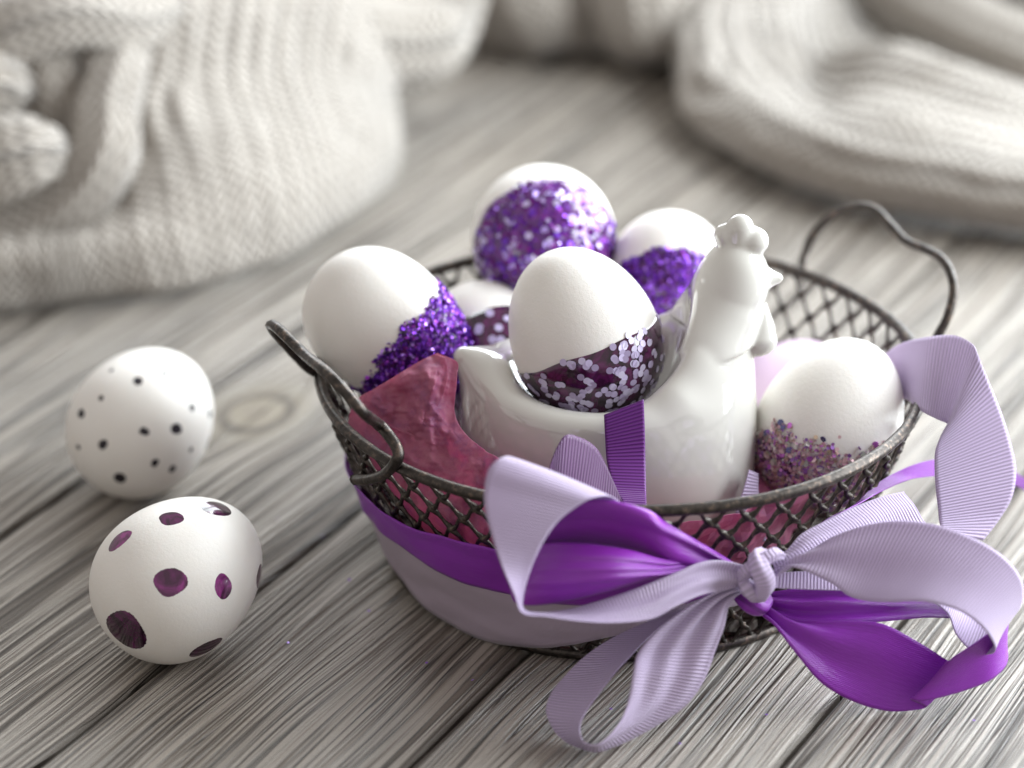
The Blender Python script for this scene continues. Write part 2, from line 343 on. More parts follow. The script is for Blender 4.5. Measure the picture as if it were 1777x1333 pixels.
# ------------------------------------------------------------------ eggs
class Egg:
    def __init__(s, c, w, a, b, k=.16):
        s.c, s.a, s.b, s.k = A_(c, float), a, b, k; w = A_(w, float); s.w = w / np.linalg.norm(w)
        x = np.cross(s.w, [.1, .2, 1.]); s.x = x / np.linalg.norm(x); s.y = np.cross(s.w, s.x)
    def r(s, t): return s.b * np.sqrt(np.maximum(0, 1 - t * t)) * (1 - s.k * t + .04 * t * t)
    def p(s, th, ph, off=0.):
        t = math.cos(th); r = s.r(t); e = s.x * math.cos(ph) + s.y * math.sin(ph); q = s.c + s.w * s.a * t + e * r
        return q + s.nrm(th, ph) * off if off else q
    def nrm(s, th, ph):
        t = math.cos(th); e = s.x * math.cos(ph) + s.y * math.sin(ph)
        n = e * (math.sin(th) / s.b) + s.w * (t / s.a + s.k * .3 * math.sin(th) ** 2 / s.a); return n / np.linalg.norm(n)
    def coords(s, q):
        d = A_(q) - s.c; t = max(-1, min(1, d @ s.w / s.a)); return math.acos(t), math.atan2(d @ s.y, d @ s.x)
    def proj(s, g):
        d = A_(g) - s.c; lo, hi = 0., 3.
        for _ in range(40):
            k = (lo + hi) / 2; q = d * k; t = q @ s.w / s.a
            if abs(t) < 1 and np.linalg.norm(q - s.w * (q @ s.w)) < s.r(t): lo = k
            else: hi = k
        return s.coords(s.c + d * lo)
    def hit(s, px, py):
        r = ray(px, py); t = (s.c - CAM) @ FW / (r @ FW) - 3.2; best = (9, t)
        for _ in range(320):
            d = CAM + r * t - s.c; u = d @ s.w / s.a; rho = np.linalg.norm(d - s.w * (d @ s.w)); g = (rho - s.r(u)) if abs(u) < 1 else 9
            if g < 0: return CAM + r * t
            if g < best[0]: best = (g, t)
            t += .02
        return CAM + r * best[1]
    def cap(s, th0, n=96, m=24, off=.012, end=0.):
        """part of the surface from the boundary th0(phi) to one tip"""
        V = []
        for i in range(n):
            ph = 2 * math.pi * i / n; t0 = th0(ph)
            for j in range(m + 1):
                th = t0 + (end - t0) * max(0, j - 1) / (m - 1) * .999
                V.append(s.p(th, ph, -.01 if j == 0 else off))
        return A_(V), grid_faces(n, m + 1, True)
    def blob(s, q, ra, rb, rot, seed, off=.012, pts=None, n=28):
        """an irregular spot of paint lying on the shell round the point q"""
        th, ph = s.coords(q); N = s.nrm(th, ph); X = np.cross(N, UP if abs(N @ UP) < .9 else RT); X /= np.linalg.norm(X); Y = np.cross(N, X)
        V = []; rr = random.Random(seed); ws = [rr.uniform(-.11, .11) for _ in range(4)]; ws[0] = 0
        for ring, f in enumerate((1., .92, .7, .35)):
            for i in range(n):
                a = 2 * math.pi * i / n; k = 1 + sum(w / (1 + .5 * j) * math.sin((j + 1) * a + 2.1 * j + seed) for j, w in enumerate(ws))
                e = A_([ra * k * f * math.cos(a), rb * k * f * math.sin(a)]); cr, sr = math.cos(rot), math.sin(rot)
                g = q + X * (e[0] * cr - e[1] * sr) + Y * (e[0] * sr + e[1] * cr)
                t2, p2 = s.proj(g - N * .4 * (e @ e) / s.b); V.append(s.p(t2, p2, -.006 if ring == 0 else off * (.25 if ring == 1 else .5)))
        t2, p2 = s.coords(q); V.append(s.p(t2, p2, off * .5)); F = grid_faces(4, n, False, True) + [(3 * n + i, 4 * n, 3 * n + (i + 1) % n) for i in range(n)]
        return A_(V), [f[::-1] for f in F], [s.nrm(*s.coords(q_)) for q_ in V]
EG = 'decorated eggs'
def egg_thing(name, label, e):
    lo = min((e.p(t, p) for t in np.linspace(0, math.pi, 13) for p in np.linspace(0, 6.28, 13)), key=lambda q: q[2])
    t = thing(name, label, 'egg', (e.c[0], e.c[1], lo[2]), EG); V = []
    for i in range(72):
        for j in range(49): V.append(e.p(1e-4 + (math.pi - 2e-4) * j / 48, 2 * math.pi * i / 72))
    mesh('shell', V, grid_faces(72, 49, True), SHELL, t); return t
def disc(r, n, th=.012, squash=1.):
    V = [(r * math.cos(2 * math.pi * i / n), r * squash * math.sin(2 * math.pi * i / n), z) for z in (0, th) for i in range(n)]
    return A_(V), [tuple(range(n))[::-1], tuple(range(n, 2 * n))] + [(i, (i + 1) % n, n + (i + 1) % n, n + i) for i in range(n)]
def basis(N, spin, tilt, rr):
    N = N + A_([rr.gauss(0, tilt) for _ in range(3)]); N = N / np.linalg.norm(N); X = np.cross(N, [.3, .5, .8]); X /= np.linalg.norm(X); Y = np.cross(N, X)
    return X * math.cos(spin) + Y * math.sin(spin), -X * math.sin(spin) + Y * math.cos(spin), N
from mathutils import Matrix
def place(o, q, X, Y, N, g):
    o.matrix_basis = Matrix(((X[0], Y[0], N[0], (q[0] - g[0]) * CM), (X[1], Y[1], N[1], (q[1] - g[1]) * CM), (X[2], Y[2], N[2], (q[2] - g[2]) * CM), (0, 0, 0, 1)))
def singles(name, e, t, spots, r, n, mats, tilt, rr, off=.02, th=.012):
    """flat foil pieces laid on an egg, each its own object, meshes shared by colour"""
    pro = []
    for m in mats:
        V, F = disc(r, n, th); me = bpy.data.meshes.new(name); me.from_pydata((V * CM).tolist(), [], F); me.materials.append(m); pro.append(me)
    for i, (th_, ph) in enumerate(spots):
        o = link(bpy.data.objects.new(name, pro[rr.randrange(len(pro))]), t)
        X, Y, N = basis(e.nrm(th_, ph), rr.uniform(0, 6.28), tilt, rr); place(o, e.p(th_, ph, off + rr.uniform(0, .012)), X, Y, N, ORG[t.name])
def glitter(name, e, t, spots, rs, cols, tilt, rr, off=.015, n=6, mat=None):
    b = Bag()
    for th_, ph in spots:
        X, Y, N = basis(e.nrm(th_, ph), rr.uniform(0, 6.28), tilt, rr); q = e.p(th_, ph, off + rr.uniform(0, .03)); r = rr.choice(rs)
        V = [q + X * r * math.cos(2 * math.pi * i / n) + Y * r * math.sin(2 * math.pi * i / n) for i in range(n)]
        b.add(V, [tuple(range(n))], C=(*rr.choice(cols), 1))
    o = b.build(name, mat or GLIT, t, smooth=False); o['kind'] = 'stuff'; return o
def sample(e, n, ok, rr):
    out = []
    while len(out) < n:
        th = math.acos(rr.uniform(-1, 1)); ph = rr.uniform(0, 2 * math.pi)
        if ok(th, ph): out.append((th, ph))
    return out
def facing(e, th, ph, lim=-.25): q = e.p(th, ph); d = CAM - q; return e.nrm(th, ph) @ (d / np.linalg.norm(d)) > lim

# egg in the hen
e = Egg((-1.17, -1.5, 7.78), at(1070, 700, y=-2.2) - at(970, 470, y=-1.2), 2.62, 2.17, -.10)
HEN_EGG = e
t = egg_thing('egg_with_confetti', 'white egg dipped in dark plum with lilac dots, sitting in the hen egg cup', e)
b0 = lambda ph: 1.475 + .03 * math.sin(2 * ph + 1) + .012 * math.sin(7 * ph)
V, F = e.cap(b0); mesh('painted_end', V, F, NAIL, t)
rr = random.Random(3); cl = sample(e, 120, lambda th, ph: th < b0(ph) - .02 and facing(e, th, ph), rr); sp = []
while len(sp) < 225:
    c = rr.choice(cl); th, ph = c[0] + rr.gauss(0, .13), c[1] + rr.gauss(0, .15) / max(.3, math.sin(c[0]))
    if .25 < th < b0(ph) + .03 and facing(e, th, ph, -.3) and rr.random() < .7 + .3 * max(0, math.sin(e.p(th, ph)[0] * .8 + 1.2)): sp.append((th, ph))
singles('confetti', e, t, sp, .107, 14, [mat_flat('lilac_confetti', (.52, .45, .66), .3, .1), mat_flat('pale_confetti', (.60, .55, .72), .3, .1), mat_flat('mauve_confetti', (.40, .33, .50), .3, .1)], .10, rr, .018, .008)

# left egg in purple glitter
e = Egg(at(676, 572, y=1.0), at(780, 655, y=.6) - at(548, 470, y=1.4), 2.78, 2.06, .14)
t = egg_thing('egg_with_purple_glitter', 'white egg with thick purple glitter end, leaning at the left of the basket', e)
g0 = lambda ph: 1.47 + .05 * math.sin(3 * ph + 2) + .03 * math.sin(11 * ph)
V, F = e.cap(g0); mesh('painted_end', V, F, mat_paint('plum_glue', (.03, .004, .05), (.10, .012, .16), .3), t)
rr = random.Random(5); pal = [(.16, .03, .45), (.24, .05, .62), (.10, .015, .30), (.35, .10, .75), (.30, .04, .45), (.05, .01, .14), (.55, .30, .90)]
glitter('glitter', e, t, sample(e, 8000, lambda th, ph: th < g0(ph) + abs(rr.gauss(0, .03)) and facing(e, th, ph, -.5), rr), (.022, .03, .04, .05, .065, .075), pal, .55, rr)

# back egg with violet sequins
e = Egg(at(944, 418, y=6.3), (.06, -.99, .07), 2.65, 2.28, .12)
t = egg_thing('egg_with_sequins', 'purple egg thickly set with white and violet sequins, tallest at the back', e)
s0 = lambda ph: 1.44 + .05 * math.sin(2 * ph + .5) + .02 * math.sin(9 * ph)
V, F = e.cap(s0); mesh('painted_end', V, F, mat_paint('violet_polish', (.07, .008, .13), (.20, .02, .30), .2), t)
rr = random.Random(8); vis = lambda th, ph: th < s0(ph) - .03 and facing(e, th, ph, -.1)
singles('sequin', e, t, sample(e, 200, vis, rr), .12, 12, [mat_flat('pearl_sequin', (.56, .48, .74), .35, .2), mat_flat('violet_sequin', (.16, .04, .48), .3, .5), mat_flat('lilac_sequin', (.40, .28, .66), .35, .3), mat_flat('plum_sequin', (.14, .015, .20), .3, .4)], .22, rr)
glitter('glitter', e, t, sample(e, 900, vis, rr), (.06, .08), [(.15, .02, .42), (.10, .012, .28), (.24, .06, .58), (.50, .40, .72), (.22, .012, .26), (.10, .008, .14)], .4, rr)

# back right egg
e = Egg(at(1160, 486, y=5.6), (-.05, -.93, -.37), 2.35, 1.9, .10)
t = egg_thing('egg_with_violet_glitter', 'white topped egg with violet glitter below, behind the hen neck', e)
v0 = lambda ph: 1.40 + .03 * math.sin(2 * ph) + .02 * math.sin(9 * ph)
V, F = e.cap(v0); mesh('painted_end', V, F, mat_paint('violet_glue', (.05, .006, .10), (.14, .014, .20), .3), t)
rr = random.Random(9); glitter('glitter', e, t, sample(e, 2600, lambda th, ph: th < v0(ph) + .01 and facing(e, th, ph, -.3), rr), (.05, .07, .08), [(.18, .035, .50), (.11, .015, .30), (.24, .065, .58), (.09, .008, .13), (.28, .11, .58)], .45, rr)

# right egg with mixed glitter
e = Egg(at(1441, 733, y=-1.5), at(1375, 850, y=-2.2) - at(1495, 620, y=-.8), 2.62, 2.12, -.10)
t = egg_thing('egg_with_mixed_glitter', 'white egg with pink and gold flake glitter at its foot, right of the hen', e)
m0 = lambda ph: 1.38 + .10 * math.sin(3 * ph + 1.0) + .05 * math.sin(7 * ph) + .03 * math.sin(16 * ph)
V, F = e.cap(lambda p: m0(p) - .42); mesh('painted_end', V, F, mat_paint('plum_glue', (.06, .010, .05), (.22, .05, .16), .4), t)
rr = random.Random(12); GA = at(1385, 880, y=-2.4) - at(1450, 600, y=-.6); GA = GA / np.linalg.norm(GA)
vis = lambda th, ph: math.acos(max(-1, min(1, float(e.nrm(th, ph) @ GA)))) < 1.44 + .07 * math.sin(3 * ph + 1) + .05 * math.sin(9 * ph) + rr.gauss(0, .04) and facing(e, th, ph, -.1)
hexm = [mat_flat(n, c, .28, .45) for n, c in (('rose_flake', (.56, .30, .40)), ('gold_flake', (.56, .44, .30)), ('violet_flake', (.34, .16, .52)), ('navy_flake', (.10, .10, .22)), ('blush_flake', (.66, .46, .48)), ('pearl_flake', (.60, .55, .56)), ('blush_flake', (.60, .38, .40)), ('sage_flake', (.42, .44, .38)), ('magenta_flake', (.46, .12, .48)))]
singles('glitter_flake', e, t, sample(e, 295, vis, rr), .10, 6, hexm, .30, rr, .035)
glitter('glitter', e, t, sample(e, 4200, vis, rr), (.04, .055, .07), [(.48, .24, .33), (.50, .36, .26), (.28, .12, .42), (.58, .38, .40), (.50, .16, .50), (.54, .50, .48), (.66, .50, .52), (.70, .46, .50)], .5, rr, mat=GLIT_P)

# hidden eggs
e = Egg(at(846, 614, y=3.2), (.30, -.90, -.22), 2.5, 2.0, .1)
t = egg_thing('egg_half_hidden', 'white egg with plum end and lilac dots, half hidden behind the hen tail', e)
V, F = e.cap(lambda ph: 1.5 + .03 * math.sin(2 * ph)); mesh('painted_end', V, F, NAIL, t)
rr = random.Random(15); singles('confetti', e, t, sample(e, 140, lambda th, ph: th < 1.46 and facing(e, th, ph), rr), .13, 14, [mat_flat('lilac_confetti', (.50, .43, .64), .3, .1)], .05, rr, .018)
e = Egg(at(1372, 716, y=3.0), (.5, .6, .5), 2.5, 2.1, .1)
t = egg_thing('egg_pale_pink', 'plain pale pink egg low in the basket behind the right egg', e)
PK = M('pale_pink_shell', Roughness=.5, Base_Color=(.72, .55, .70)); t.children[0].data.materials[0] = PK.m

# the two eggs on the table
e = Egg(at(312, 996, z=2.32), (.62, .74, .22), 2.66, 2.22, .13); e.c[2] = 2.25
SPOT = e
t = egg_thing('egg_with_large_spots', 'white egg with large plum paint spots, nearest on the bare table', e)
for i, (px, py, ra, rb, ro) in enumerate(((216, 1096, .78, .66, .6), (296, 1010, .47, .42, .2), (388, 1018, .32, .37, 0), (207, 937, .42, .30, .9), (297, 899, .36, .32, .1), (376, 881, .55, .40, .1), (451, 1000, .40, .36, .2), (359, 1126, .55, .40, .5), (333, 1136, .045, .04, 0))):
    V, F, N = e.blob(e.hit(px, py), ra, rb, ro, 40 + i); mesh('paint_spot', V, F, BERRY if i in (1, 2, 3) else NAIL, t, normals=N)
e = Egg(at(249, 728, z=2.22), (.32, .93, .10), 2.8, 2.19, .12); e.c[2] = 2.22
t = egg_thing('egg_with_black_speckles', 'blurred white egg with small black speckles, behind the spotted egg', e)
Z7 = lambda x, y: (100 + x / 4.4425, 580 + y / 4.4425)
for i, (x, y, r) in enumerate(((620, 362, .17), (415, 278, .09), (335, 492, .10), (182, 612, .17), (668, 750, .15), (916, 730, .20), (1037, 568, .13), (1175, 615, .16), (350, 850, .17), (750, 992, .14), (480, 1110, .22), (885, 1040, .14), (1028, 890, .09), (720, 150, .13), (825, 303, .09), (160, 870, .10))):
    q = e.hit(*Z7(x, y)); V, F, N = e.blob(q, r * .9, r * 1.1, .3 * i, 80 + i, n=16); mesh('ink_spot', V, F, INK, t, normals=N)

# ------------------------------------------------------------------ ceramic hen egg cup, modelled as one smooth solid
def smin(a, b, k): h = np.clip(.5 + .5 * (b - a) / k, 0, 1); return b + (a - b) * h - k * h * (1 - h)
def smax(a, b, k): return -smin(-a, -b, k)
def hen():
    import openvdb
    h = .07; lo = A_([-6.2, -4.4, .0]); hi = A_([5.4, 4.4, 12.2]); n = np.ceil((hi - lo) / h).astype(int)
    X, Y, Z = np.meshgrid(*[lo[i] + h * np.arange(n[i]) for i in range(3)], indexing='ij')
    def ell(c, r): 
        k0 = np.sqrt(((X - c[0]) / r[0]) ** 2 + ((Y - c[1]) / r[1]) ** 2 + ((Z - c[2]) / r[2]) ** 2)
        k1 = np.sqrt(((X - c[0]) / r[0] ** 2) ** 2 + ((Y - c[1]) / r[1] ** 2) ** 2 + ((Z - c[2]) / r[2] ** 2) ** 2) + 1e-9
        return k0 * (k0 - 1) / k1
    def cap(a, b, r1, r2, fy=1., cy=0.):
        a, b = A_(a, float), A_(b, float); d = b - a; YY = (Y - cy) / fy
        t = np.clip(((X - a[0]) * d[0] + (YY - a[1]) * d[1] + (Z - a[2]) * d[2]) / (d @ d), 0, 1)
        return (np.sqrt((X - a[0] - t * d[0]) ** 2 + (YY - a[1] - t * d[1]) ** 2 + (Z - a[2] - t * d[2]) ** 2) - (r1 + (r2 - r1) * t)) * min(1, fy)
    bowl = smax(ell((-.6, 0, 4.7), (4.2, 3.42, 4.9)), Z - 6.62 - .05 * np.maximum(0, -X - 1.5) ** 2, .5)
    tail = cap((-2.5, 0, 5.2), (-4.72, 0, 7.05), 1.55, .24, 1.1)
    chest = ell((1.35, 0, 3.3), (2.76, 3.05, 4.6))
    neck = cap((1.8, 0, 5.9), (3.10, 0, 9.3), 1.85, .84, .98)
    head = ell((3.2, 0, 9.62), (.83, .86, 1.0))
    for sg in (-1, 1):
        for p0, p1, r0, r1 in (((.1, 2.7, 6.2), (1.35, 2.05, 6.85), .25, .36), ((1.35, 2.05, 6.85), (1.95, 1.35, 7.55), .36, .45), ((1.95, 1.35, 7.55), (2.75, .45, 8.6), .45, .42)):
            bowl = smin(bowl, cap((p0[0], p0[1] * sg, p0[2]), (p1[0], p1[1] * sg, p1[2]), r0, r1), .75)
    body = smin(smin(bowl, tail, .9), chest, .9)
    body = smin(body, neck, 1.25); cav = ell((-.74, 0, 8.3), (2.82, 2.85, 3.3)); body = smax(body, -cav, .5); body = smax(body, X - (4.14 - .10 * np.maximum(0, 4.2 - Z) ** 2), .5)
    body = smin(body, head, .35)
    cutz = Z - 7.85 - .30 * np.sin(2.2 * np.arctan2(Y, X - 1.9) + .9) - .10 * np.sin(5 * np.arctan2(Y, X - 1.9))
    hack = smax(smax(body - .13, -cutz, .10), cap((1.7, 0, 6.0), (3.02, 0, 9.4), 2.35, 1.5, .98), .3)
    body = smin(body, hack, .04)
    body = smax(body, .35 - Z, .3)
    comb = smin(smin(cap((3.0, 0, 10.5), (2.84, 0, 10.93), .30, .32, .95), cap((3.3, 0, 10.4), (3.28, 0, 11.15), .40, .40, .95), .11), cap((3.5, 0, 10.35), (3.70, 0, 10.72), .40, .43, .95), .11)
    beak = cap((3.72, 0, 9.56), (4.42, 0, 9.55), .58, .17, .95)
    wat = np.minimum(cap((3.98, -.3, 8.75), (3.90, -.45, 7.82), .16, .58, .8), cap((3.98, .3, 8.75), (3.90, .45, 7.82), .16, .58, .8))
    D = smin(smin(smin(body, comb, .05), beak, .06), wat, .04).astype(np.float32)
    ids = np.argmin(np.stack([body, comb, beak, wat]), 0)
    g = openvdb.FloatGrid(); g.copyFromArray(np.clip(D, -1, 1)); r = g.convertToPolygons(0.0) if True else None
    pts, quads = r[0], r[-1]; pts = A_(pts, float)
    for _ in range(3):                                # light smoothing of the sampled surface
        e = np.vstack([quads[:, [0, 1]], quads[:, [1, 2]], quads[:, [2, 3]], quads[:, [3, 0]]]).astype(int)
        acc = np.zeros_like(pts); cnt = np.zeros(len(pts)); np.add.at(acc, e[:, 0], pts[e[:, 1]]); np.add.at(cnt, e[:, 0], 1); np.add.at(acc, e[:, 1], pts[e[:, 0]]); np.add.at(cnt, e[:, 1], 1)
        pts = pts * .5 + .5 * acc / np.maximum(cnt, 1)[:, None]
    gi = np.clip(np.round(pts).astype(int), 0, n - 1); vid = ids[gi[:, 0], gi[:, 1], gi[:, 2]]
    gx, gy, gz = np.gradient(D)
    f0 = np.clip(np.floor(pts).astype(int), 0, n - 2); fr = pts - f0; N = np.zeros_like(pts)
    for dx in (0, 1):
        for dy in (0, 1):
            for dz in (0, 1):
                w = (fr[:, 0] if dx else 1 - fr[:, 0]) * (fr[:, 1] if dy else 1 - fr[:, 1]) * (fr[:, 2] if dz else 1 - fr[:, 2])
                i, j, k = f0[:, 0] + dx, f0[:, 1] + dy, f0[:, 2] + dz; N += w[:, None] * np.stack([gx[i, j, k], gy[i, j, k], gz[i, j, k]], 1)
    N /= np.linalg.norm(N, axis=1)[:, None] + 1e-9
    return pts * h + lo + A_([0, -1.5, 0]), quads.astype(int), vid, N
HV, HQ, HI, HN = hen()
q = HV[HQ[:, 0]] ; nn = np.cross(HV[HQ[:, 1]] - q, HV[HQ[:, 2]] - q)
if np.mean(np.einsum('ij,ij->i', nn, HN[HQ[:, 0]])) < 0: HQ = HQ[:, ::-1]
hn_t = thing('ceramic_hen_egg_cup', 'glossy white ceramic hen egg cup standing in the middle of the basket', 'egg cup', (0, -1.5, .35))
fid = np.max(np.where(HI[HQ] > 0, HI[HQ], 0), 1)
for k, nm in enumerate(('body', 'comb', 'beak', 'wattles')):
    fq = HQ[fid == k]; u, inv = np.unique(fq, return_inverse=True)
    mesh(nm, HV[u], inv.reshape(-1, 4), CERAMIC, hn_t, normals=HN[u])

# ------------------------------------------------------------------ ribbons
def P3(s):
    if isinstance(s, np.ndarray): return s
    if len(s) == 2: return at(s[0], s[1], z=.25)
    p = at(s[0], s[1], y=s[2]); return p if p[2] > .04 else at(s[0], s[1], z=.04)
def strip(name, st, mat, parent, nu=None, nv=15, pleat=None, bulge=0., solid=.028, label=None, slack=0.):
    """a ribbon between two edges; st = [(edge a, edge b), ...], each edge a point in space or (px, py, distance y)"""
    Ua = A_([P3(s[0]) for s in st]); Vb = A_([P3(s[1]) for s in st]); n = nu or 14 * len(st)
    Bu = spline([[s[2] if len(s) > 2 else 0., 0, 0] for s in st], n)[:, 0]; Ue, Ve = spline(Ua, n), spline(Vb, n); mid = (Ue + Ve) / 2
    d = np.linalg.norm(np.diff(mid, axis=0), axis=1); u = np.concatenate([[0], np.cumsum(d)])
    T = np.gradient(mid, axis=0); Wd = Ve - Ue; N = np.cross(T, Wd); N /= np.linalg.norm(N, axis=1)[:, None] + 1e-9
    for i in range(1, n):
        if N[i] @ N[i - 1] < -.2: N[i] = -N[i]
    for _ in range(3): N[1:-1] = (N[:-2] + N[1:-1] + N[2:]) / 3
    V, UV = [], []; wid = np.linalg.norm(Wd, axis=1)
    for i in range(n):
        for j in range(nv):
            t = j / (nv - 1); o = bulge * wid[i] * (1 - (2 * t - 1) ** 2)
            if slack: q_ = Ue[i] * (1 - t) + Ve[i] * t; o += slack * vnoise(q_ * A_([1, 1, 2.2]), .55, 2)
            if pleat:
                for amp, k, ph, L, fl in pleat:
                    dd = u[i] if fl == 0 else u[-1] - u[i]
                    o += amp * math.cos(k * math.pi * 2 * t + ph) * math.exp(-(dd / L) ** 2) * min(1, 4 * t, 4 * (1 - t)) ** .5
            V.append(Ue[i] * (1 - t) + Ve[i] * t + N[i] * o - FW * Bu[i] * math.sin(math.pi * t) ** .8); UV.append((u[i], t - .5))
    o = mesh(name, V, grid_faces(n, nv), mat, parent, uv=UV)
    if solid: m = o.modifiers.new('thickness', 'SOLIDIFY'); m.thickness = solid * CM; m.offset = 0
    if label: o['label'] = label
    return o
def roll(name, pts, mat, parent, k=14, n=40, flat=None, ribs=None, wob=0., solid=False):
    P = spline([P3(p[0]) for p in pts], n); r = spline([[p[1], 0, 0] for p in pts], n)[:, 0]
    V, F, U = tube(P, r, k, flat=flat, ribs=ribs, wob=wob)
    if mat is KNIT: U = np.stack([U[:, 1] * 2 * math.pi * np.mean(r), U[:, 0]], 1)
    return mesh(name, V, F, mat, parent, uv=U)
pr_ = thing('purple_ribbon', 'bright purple satin ribbon tied round the basket with looped bow', 'ribbon', (3.3, -8.6, 0))
lr = thing('lilac_ribbon', 'pale lilac ribbed ribbon tied in a large bow over the purple one', 'ribbon', (3.7, -9.2, 0))
# bands round the wall
def band(name, up, dn, mat, parent, off, a_end, zu, zd):
    st = [(cone_hit(*u_, off), cone_hit(*d_, off)) for u_, d_ in zip(up, dn)]
    aU = math.atan2(st[-1][0][1], st[-1][0][0]) % (2 * math.pi); aD = math.atan2(st[-1][1][1], st[-1][1][0]) % (2 * math.pi); z0u, z0d = st[-1][0][2], st[-1][1][2]
    for i in range(1, 12):
        f = i / 11; g = min(1, f * 3); st.append((cone(aU + (a_end - aU) * f, z0u + (zu - z0u) * g, off), cone(aD + (a_end - aD) * f, z0d + (zd - z0d) * g, off)))
    return strip(name, st, mat, parent, nu=190, nv=15, slack=.085)
band('band', [(1290, 985), (1200, 985), (1080, 985), (950, 972), (856, 952), (789, 938), (718, 918), (671, 891)],
     [(1290, 1030), (1200, 1045), (1080, 1050), (950, 1045), (870, 1028), (800, 1008), (735, 975), (690, 945)], PURPLE, pr_, .27, 1.7, 3.2, 2.1)
band('band', [(1290, 1010), (1180, 1025), (1060, 1030), (950, 1025), (870, 1008), (800, 990), (735, 960), (690, 930)],
     [(1300, 1045), (1190, 1068), (1061, 1104), (970, 1122), (883, 1122), (800, 1095), (735, 1050), (690, 1000)], LILAC_S, lr, .21, 1.7, 2.4, .5)
# purple bow
strip('loop', [((1290, 1000, -8.4), (1283, 1025, -8.6), .1), ((1225, 972, -8.8), (1200, 998, -9.0), .1), ((1160, 972, -9.4), (1130, 1006, -9.6), .3), ((1090, 954, -9.8), (1048, 1028, -10.1), .5), ((1020, 944, -9.7), (970, 1046, -10.1), .5), ((955, 942, -9.3), (912, 1050, -9.9), .35),
      ((905, 955, -8.8), (890, 1040, -9.2), .1), ((890, 930, -8.5), (885, 1000, -8.7), 0.), ((925, 885, -8.7), (915, 960, -8.5), .1), ((985, 872, -9.4), (975, 955, -8.5), .2), ((1050, 867, -9.65), (1045, 962, -8.4), .35), ((1122, 884, -9.6), (1115, 978, -8.4), .55), ((1158, 908, -9.2), (1172, 990, -8.8), .45), ((1230, 950, -8.8), (1230, 998, -8.6), .25), ((1295, 990, -8.3), (1280, 1015, -8.4), .1)],
      PURPLE, pr_, nu=240, nv=27, pleat=[(.10, 1.5, .4, 4.5, 0), (.13, 1.5, 2.6, 5.5, 1), (.035, 4.5, 1., 9., 0)])
strip('loop', [((1325, 1045, -8.3), (1306, 1058, -8.5)), ((1366, 1072, -8.6), (1340, 1082, -9.0)), ((1420, 1078, -8.8), (1378, 1130, -9.5)), ((1480, 1078, -8.8), (1425, 1185, -9.8)), ((1535, 1084, -8.8), (1482, 1218, -9.75)), ((1600, 1118, -8.7), (1540, 1234, -9.5)), ((1650, 1150, -8.7), (1590, 1232, -9.4)), ((1668, 1158, -9.0), (1606, 1226, -9.5)), ((1642, 1152, -9.6), (1580, 1214, -9.9)),
      ((1652, 1142, -9.8), (1605, 1216, -9.95)), ((1692, 1116, -9.7), (1672, 1199, -9.6)), ((1735, 1085, -9.2), (1722, 1178, -9.2)), ((1752, 1070, -8.3), (1748, 1148, -8.4)), ((1735, 1050, -7.6), (1738, 1110, -7.9)), ((1680, 1035, -7.5), (1690, 1080, -7.9)), ((1608, 1030, -7.6), (1620, 1072, -8.2)), ((1540, 1030, -7.9), (1540, 1078, -8.5)), ((1450, 1020, -8.0), (1455, 1085, -8.7)), ((1380, 1022, -8.0), (1380, 1082, -8.6)), ((1322, 1030, -8.0), (1318, 1055, -8.3))],
      PURPLE, pr_, nu=220, nv=21, pleat=[(.14, 1.5, 0, 3., 0), (.13, 2., 1, 3.5, 1)], bulge=.03)
strip('tail', [((1360, 965, -8.0), (1362, 985, -8.2)), ((1425, 908, -6.9), (1440, 905, -7.1)), ((1481, 877, -5.6), (1498, 870, -5.8)), ((1514, 846, -4.5), (1531, 852, -4.7)), ((1547, 824, -3.6), (1573, 834, -3.7)), ((1590, 805, -2.8), (1598, 829, -2.9)), ((1640, 796, -1.8), (1645, 826, -1.9)), ((1710, 800, -.8), (1710, 832, -.9)), ((1765, 822, -.2), (1768, 845, -.3)), ((1830, 870, .2), (1825, 890, .1))], PURPLE, pr_, nu=140)
strip('tail', [((1045, 940, -7.6), (1124, 940, -7.6)), ((1082, 882, -7.1), (1122, 884, -7.1)), ((1064, 845, -6.2), (1121, 848, -6.2)), ((1053, 800, -5.55), (1120, 800, -5.45)), ((1050, 760, -5.2), (1119, 745, -5.05)), ((1048, 720, -5.0), (1117, 693, -4.8))], PURPLE_G, pr_, nu=80)
strip('tail', [((945, 900, -8.1), (950, 850, -8.0)), ((952, 880, -8.0), (957, 800, -7.4)), ((970, 870, -7.9), (979, 757, -6.9)), ((992, 880, -7.8), (1006, 759, -6.6)), ((1015, 890, -7.7), (1033, 776, -6.4)), ((1040, 900, -7.5), (1050, 805, -6.4)), ((1062, 905, -7.4), (1067, 842, -6.6)), ((1080, 920, -7.3), (1084, 880, -6.9))], MAUVE_G, pr_, nu=80)
roll('knot', [((1282, 1030, -8.5), .22), ((1300, 1042, -8.9), .30), ((1318, 1052, -8.8), .26), ((1330, 1042, -8.3), .2)], PURPLE, pr_, wob=.2)
